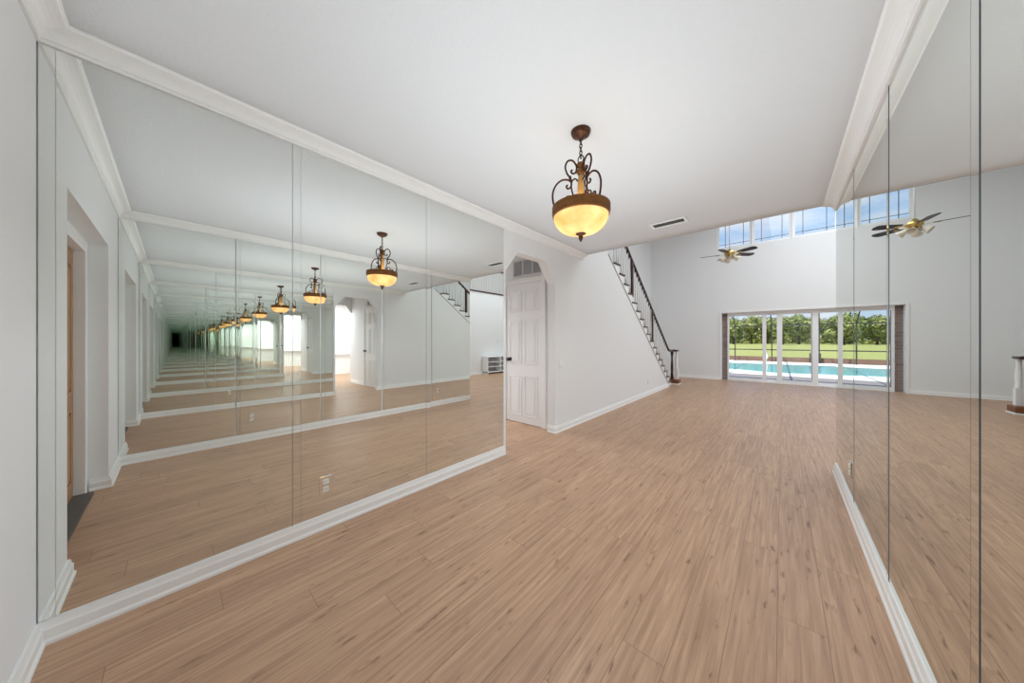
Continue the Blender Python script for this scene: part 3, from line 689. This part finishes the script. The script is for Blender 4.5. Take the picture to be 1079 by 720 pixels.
# statue-like white planter by the pool edge
o = thing('white_heron_statue', 'small white bird statue at the pool edge beyond the doors', 'statue', (-.72, 24.2, -.125))
o.scale = (.72, .72, .72)
bm = B(); lathe(bm, [(.12, 0), (.12, .04), (.05, .06), (.05, .20), (.10, .28), (.16, .42), (.14, .56), (.07, .68), (.05, .80), (.07, .88), (.05, .95), (0, .98)], 16); obj('body', bm, trim_m, o)
bm = B(); tube(bm, [(.05, 0, .90), (.17, 0, .87)], .02, 6, r2=.004); obj('beak', bm, goldbr, o)

# trees along the far side of the lawn
def crown_mesh(seed, R, Hc):
    rnd = random.Random(seed); bm = B()
    blobs = []
    for i in range(11):
        a = rnd.uniform(0, 2 * PI); r = rnd.uniform(0, .62) * R
        blobs.append((Vector((r * math.cos(a), r * math.sin(a), Hc * rnd.uniform(.32, .80))), rnd.uniform(.32, .5) * R))
    blobs.append((Vector((0, 0, Hc * .80)), .42 * R))
    for c, r in blobs:
        for j in range(230):
            d = Vector((rnd.gauss(0, 1), rnd.gauss(0, 1), rnd.gauss(0, .85))).normalized()
            p = c + d * r * rnd.uniform(.72, 1.05); s = rnd.uniform(.14, .30)
            if p.z < .5: continue
            u = d.cross(Vector((rnd.uniform(-1, 1), rnd.uniform(-1, 1), rnd.uniform(-1, 1)))).normalized(); v = d.cross(u).normalized()
            n_ = (u * rnd.uniform(-.6, .6) + v * rnd.uniform(-.6, .6))
            u = (u + d * rnd.uniform(-.7, .7)).normalized()
            bm.faces.new([bm.verts.new(q) for q in (p - u * s, p - v * s * .6, p + u * s, p + v * s * .6)])
    me = bpy.data.meshes.new('crown'); bm.to_mesh(me); bm.free(); me.materials.append(leaf_m); return me
def trunk_mesh(seed, Hc):
    rnd = random.Random(seed); bm = B()
    tube(bm, [(0, 0, 0), (rnd.uniform(-.1, .1), 0, Hc * .25), (rnd.uniform(-.3, .3), rnd.uniform(-.3, .3), Hc * .62)], .24, 8, r2=.12)
    for k in range(3):
        a = k * 2.1 + seed; tube(bm, [(0, 0, Hc * .22), (.8 * math.cos(a), .8 * math.sin(a), Hc * .45), (1.3 * math.cos(a), 1.3 * math.sin(a), Hc * .66)], .13, 6, r2=.05)
    me = bpy.data.meshes.new('trunk'); bm.to_mesh(me); bm.free(); me.materials.append(trunk_m); return me
KINDS = [(crown_mesh(s, 3.1, 6.3), trunk_mesh(s, 6.0)) for s in (1, 2, 3, 4)]
rnd = random.Random(5)
x = -27.0; i = 0
while x < 42:
    y = 96 + 8.5 * (i % 3); s = rnd.uniform(1.08, 1.22) + .05 * (i % 3)
    t = thing('shade_tree', 'leafy green tree in the row along the far side of the lawn', 'tree', (x, y, .16), 'trees beyond the lawn', rnd.uniform(0, 6)); t.scale = (s, s, s * rnd.uniform(.9, 1.08))
    cm, tm = KINDS[i % 4]
    for nm, me in (('crown', cm), ('trunk', tm)):
        o = bpy.data.objects.new(nm, me); C.objects.link(o); o.parent = t
    x += rnd.uniform(2.7, 3.2); i += 1
# low hedge filling the gaps between the trunks
bm = B(); hr = random.Random(9)
for j in range(15000):
    p = Vector((hr.uniform(-32, 48), hr.uniform(119, 122), .16 + abs(hr.gauss(0, 2.0)))); s = hr.uniform(.15, .35)
    u = Vector((hr.uniform(-1, 1), hr.uniform(-1, 1), hr.uniform(-1, 1))).normalized(); v = u.cross(Vector((0, 1, .2))).normalized()
    bm.faces.new([bm.verts.new(q) for q in (p - u * s, p - v * s, p + u * s, p + v * s)])
o = obj('hedge', bm, leaf_m); tag(o, 'dark green hedge behind the tree trunks at the lawn edge', 'hedge')
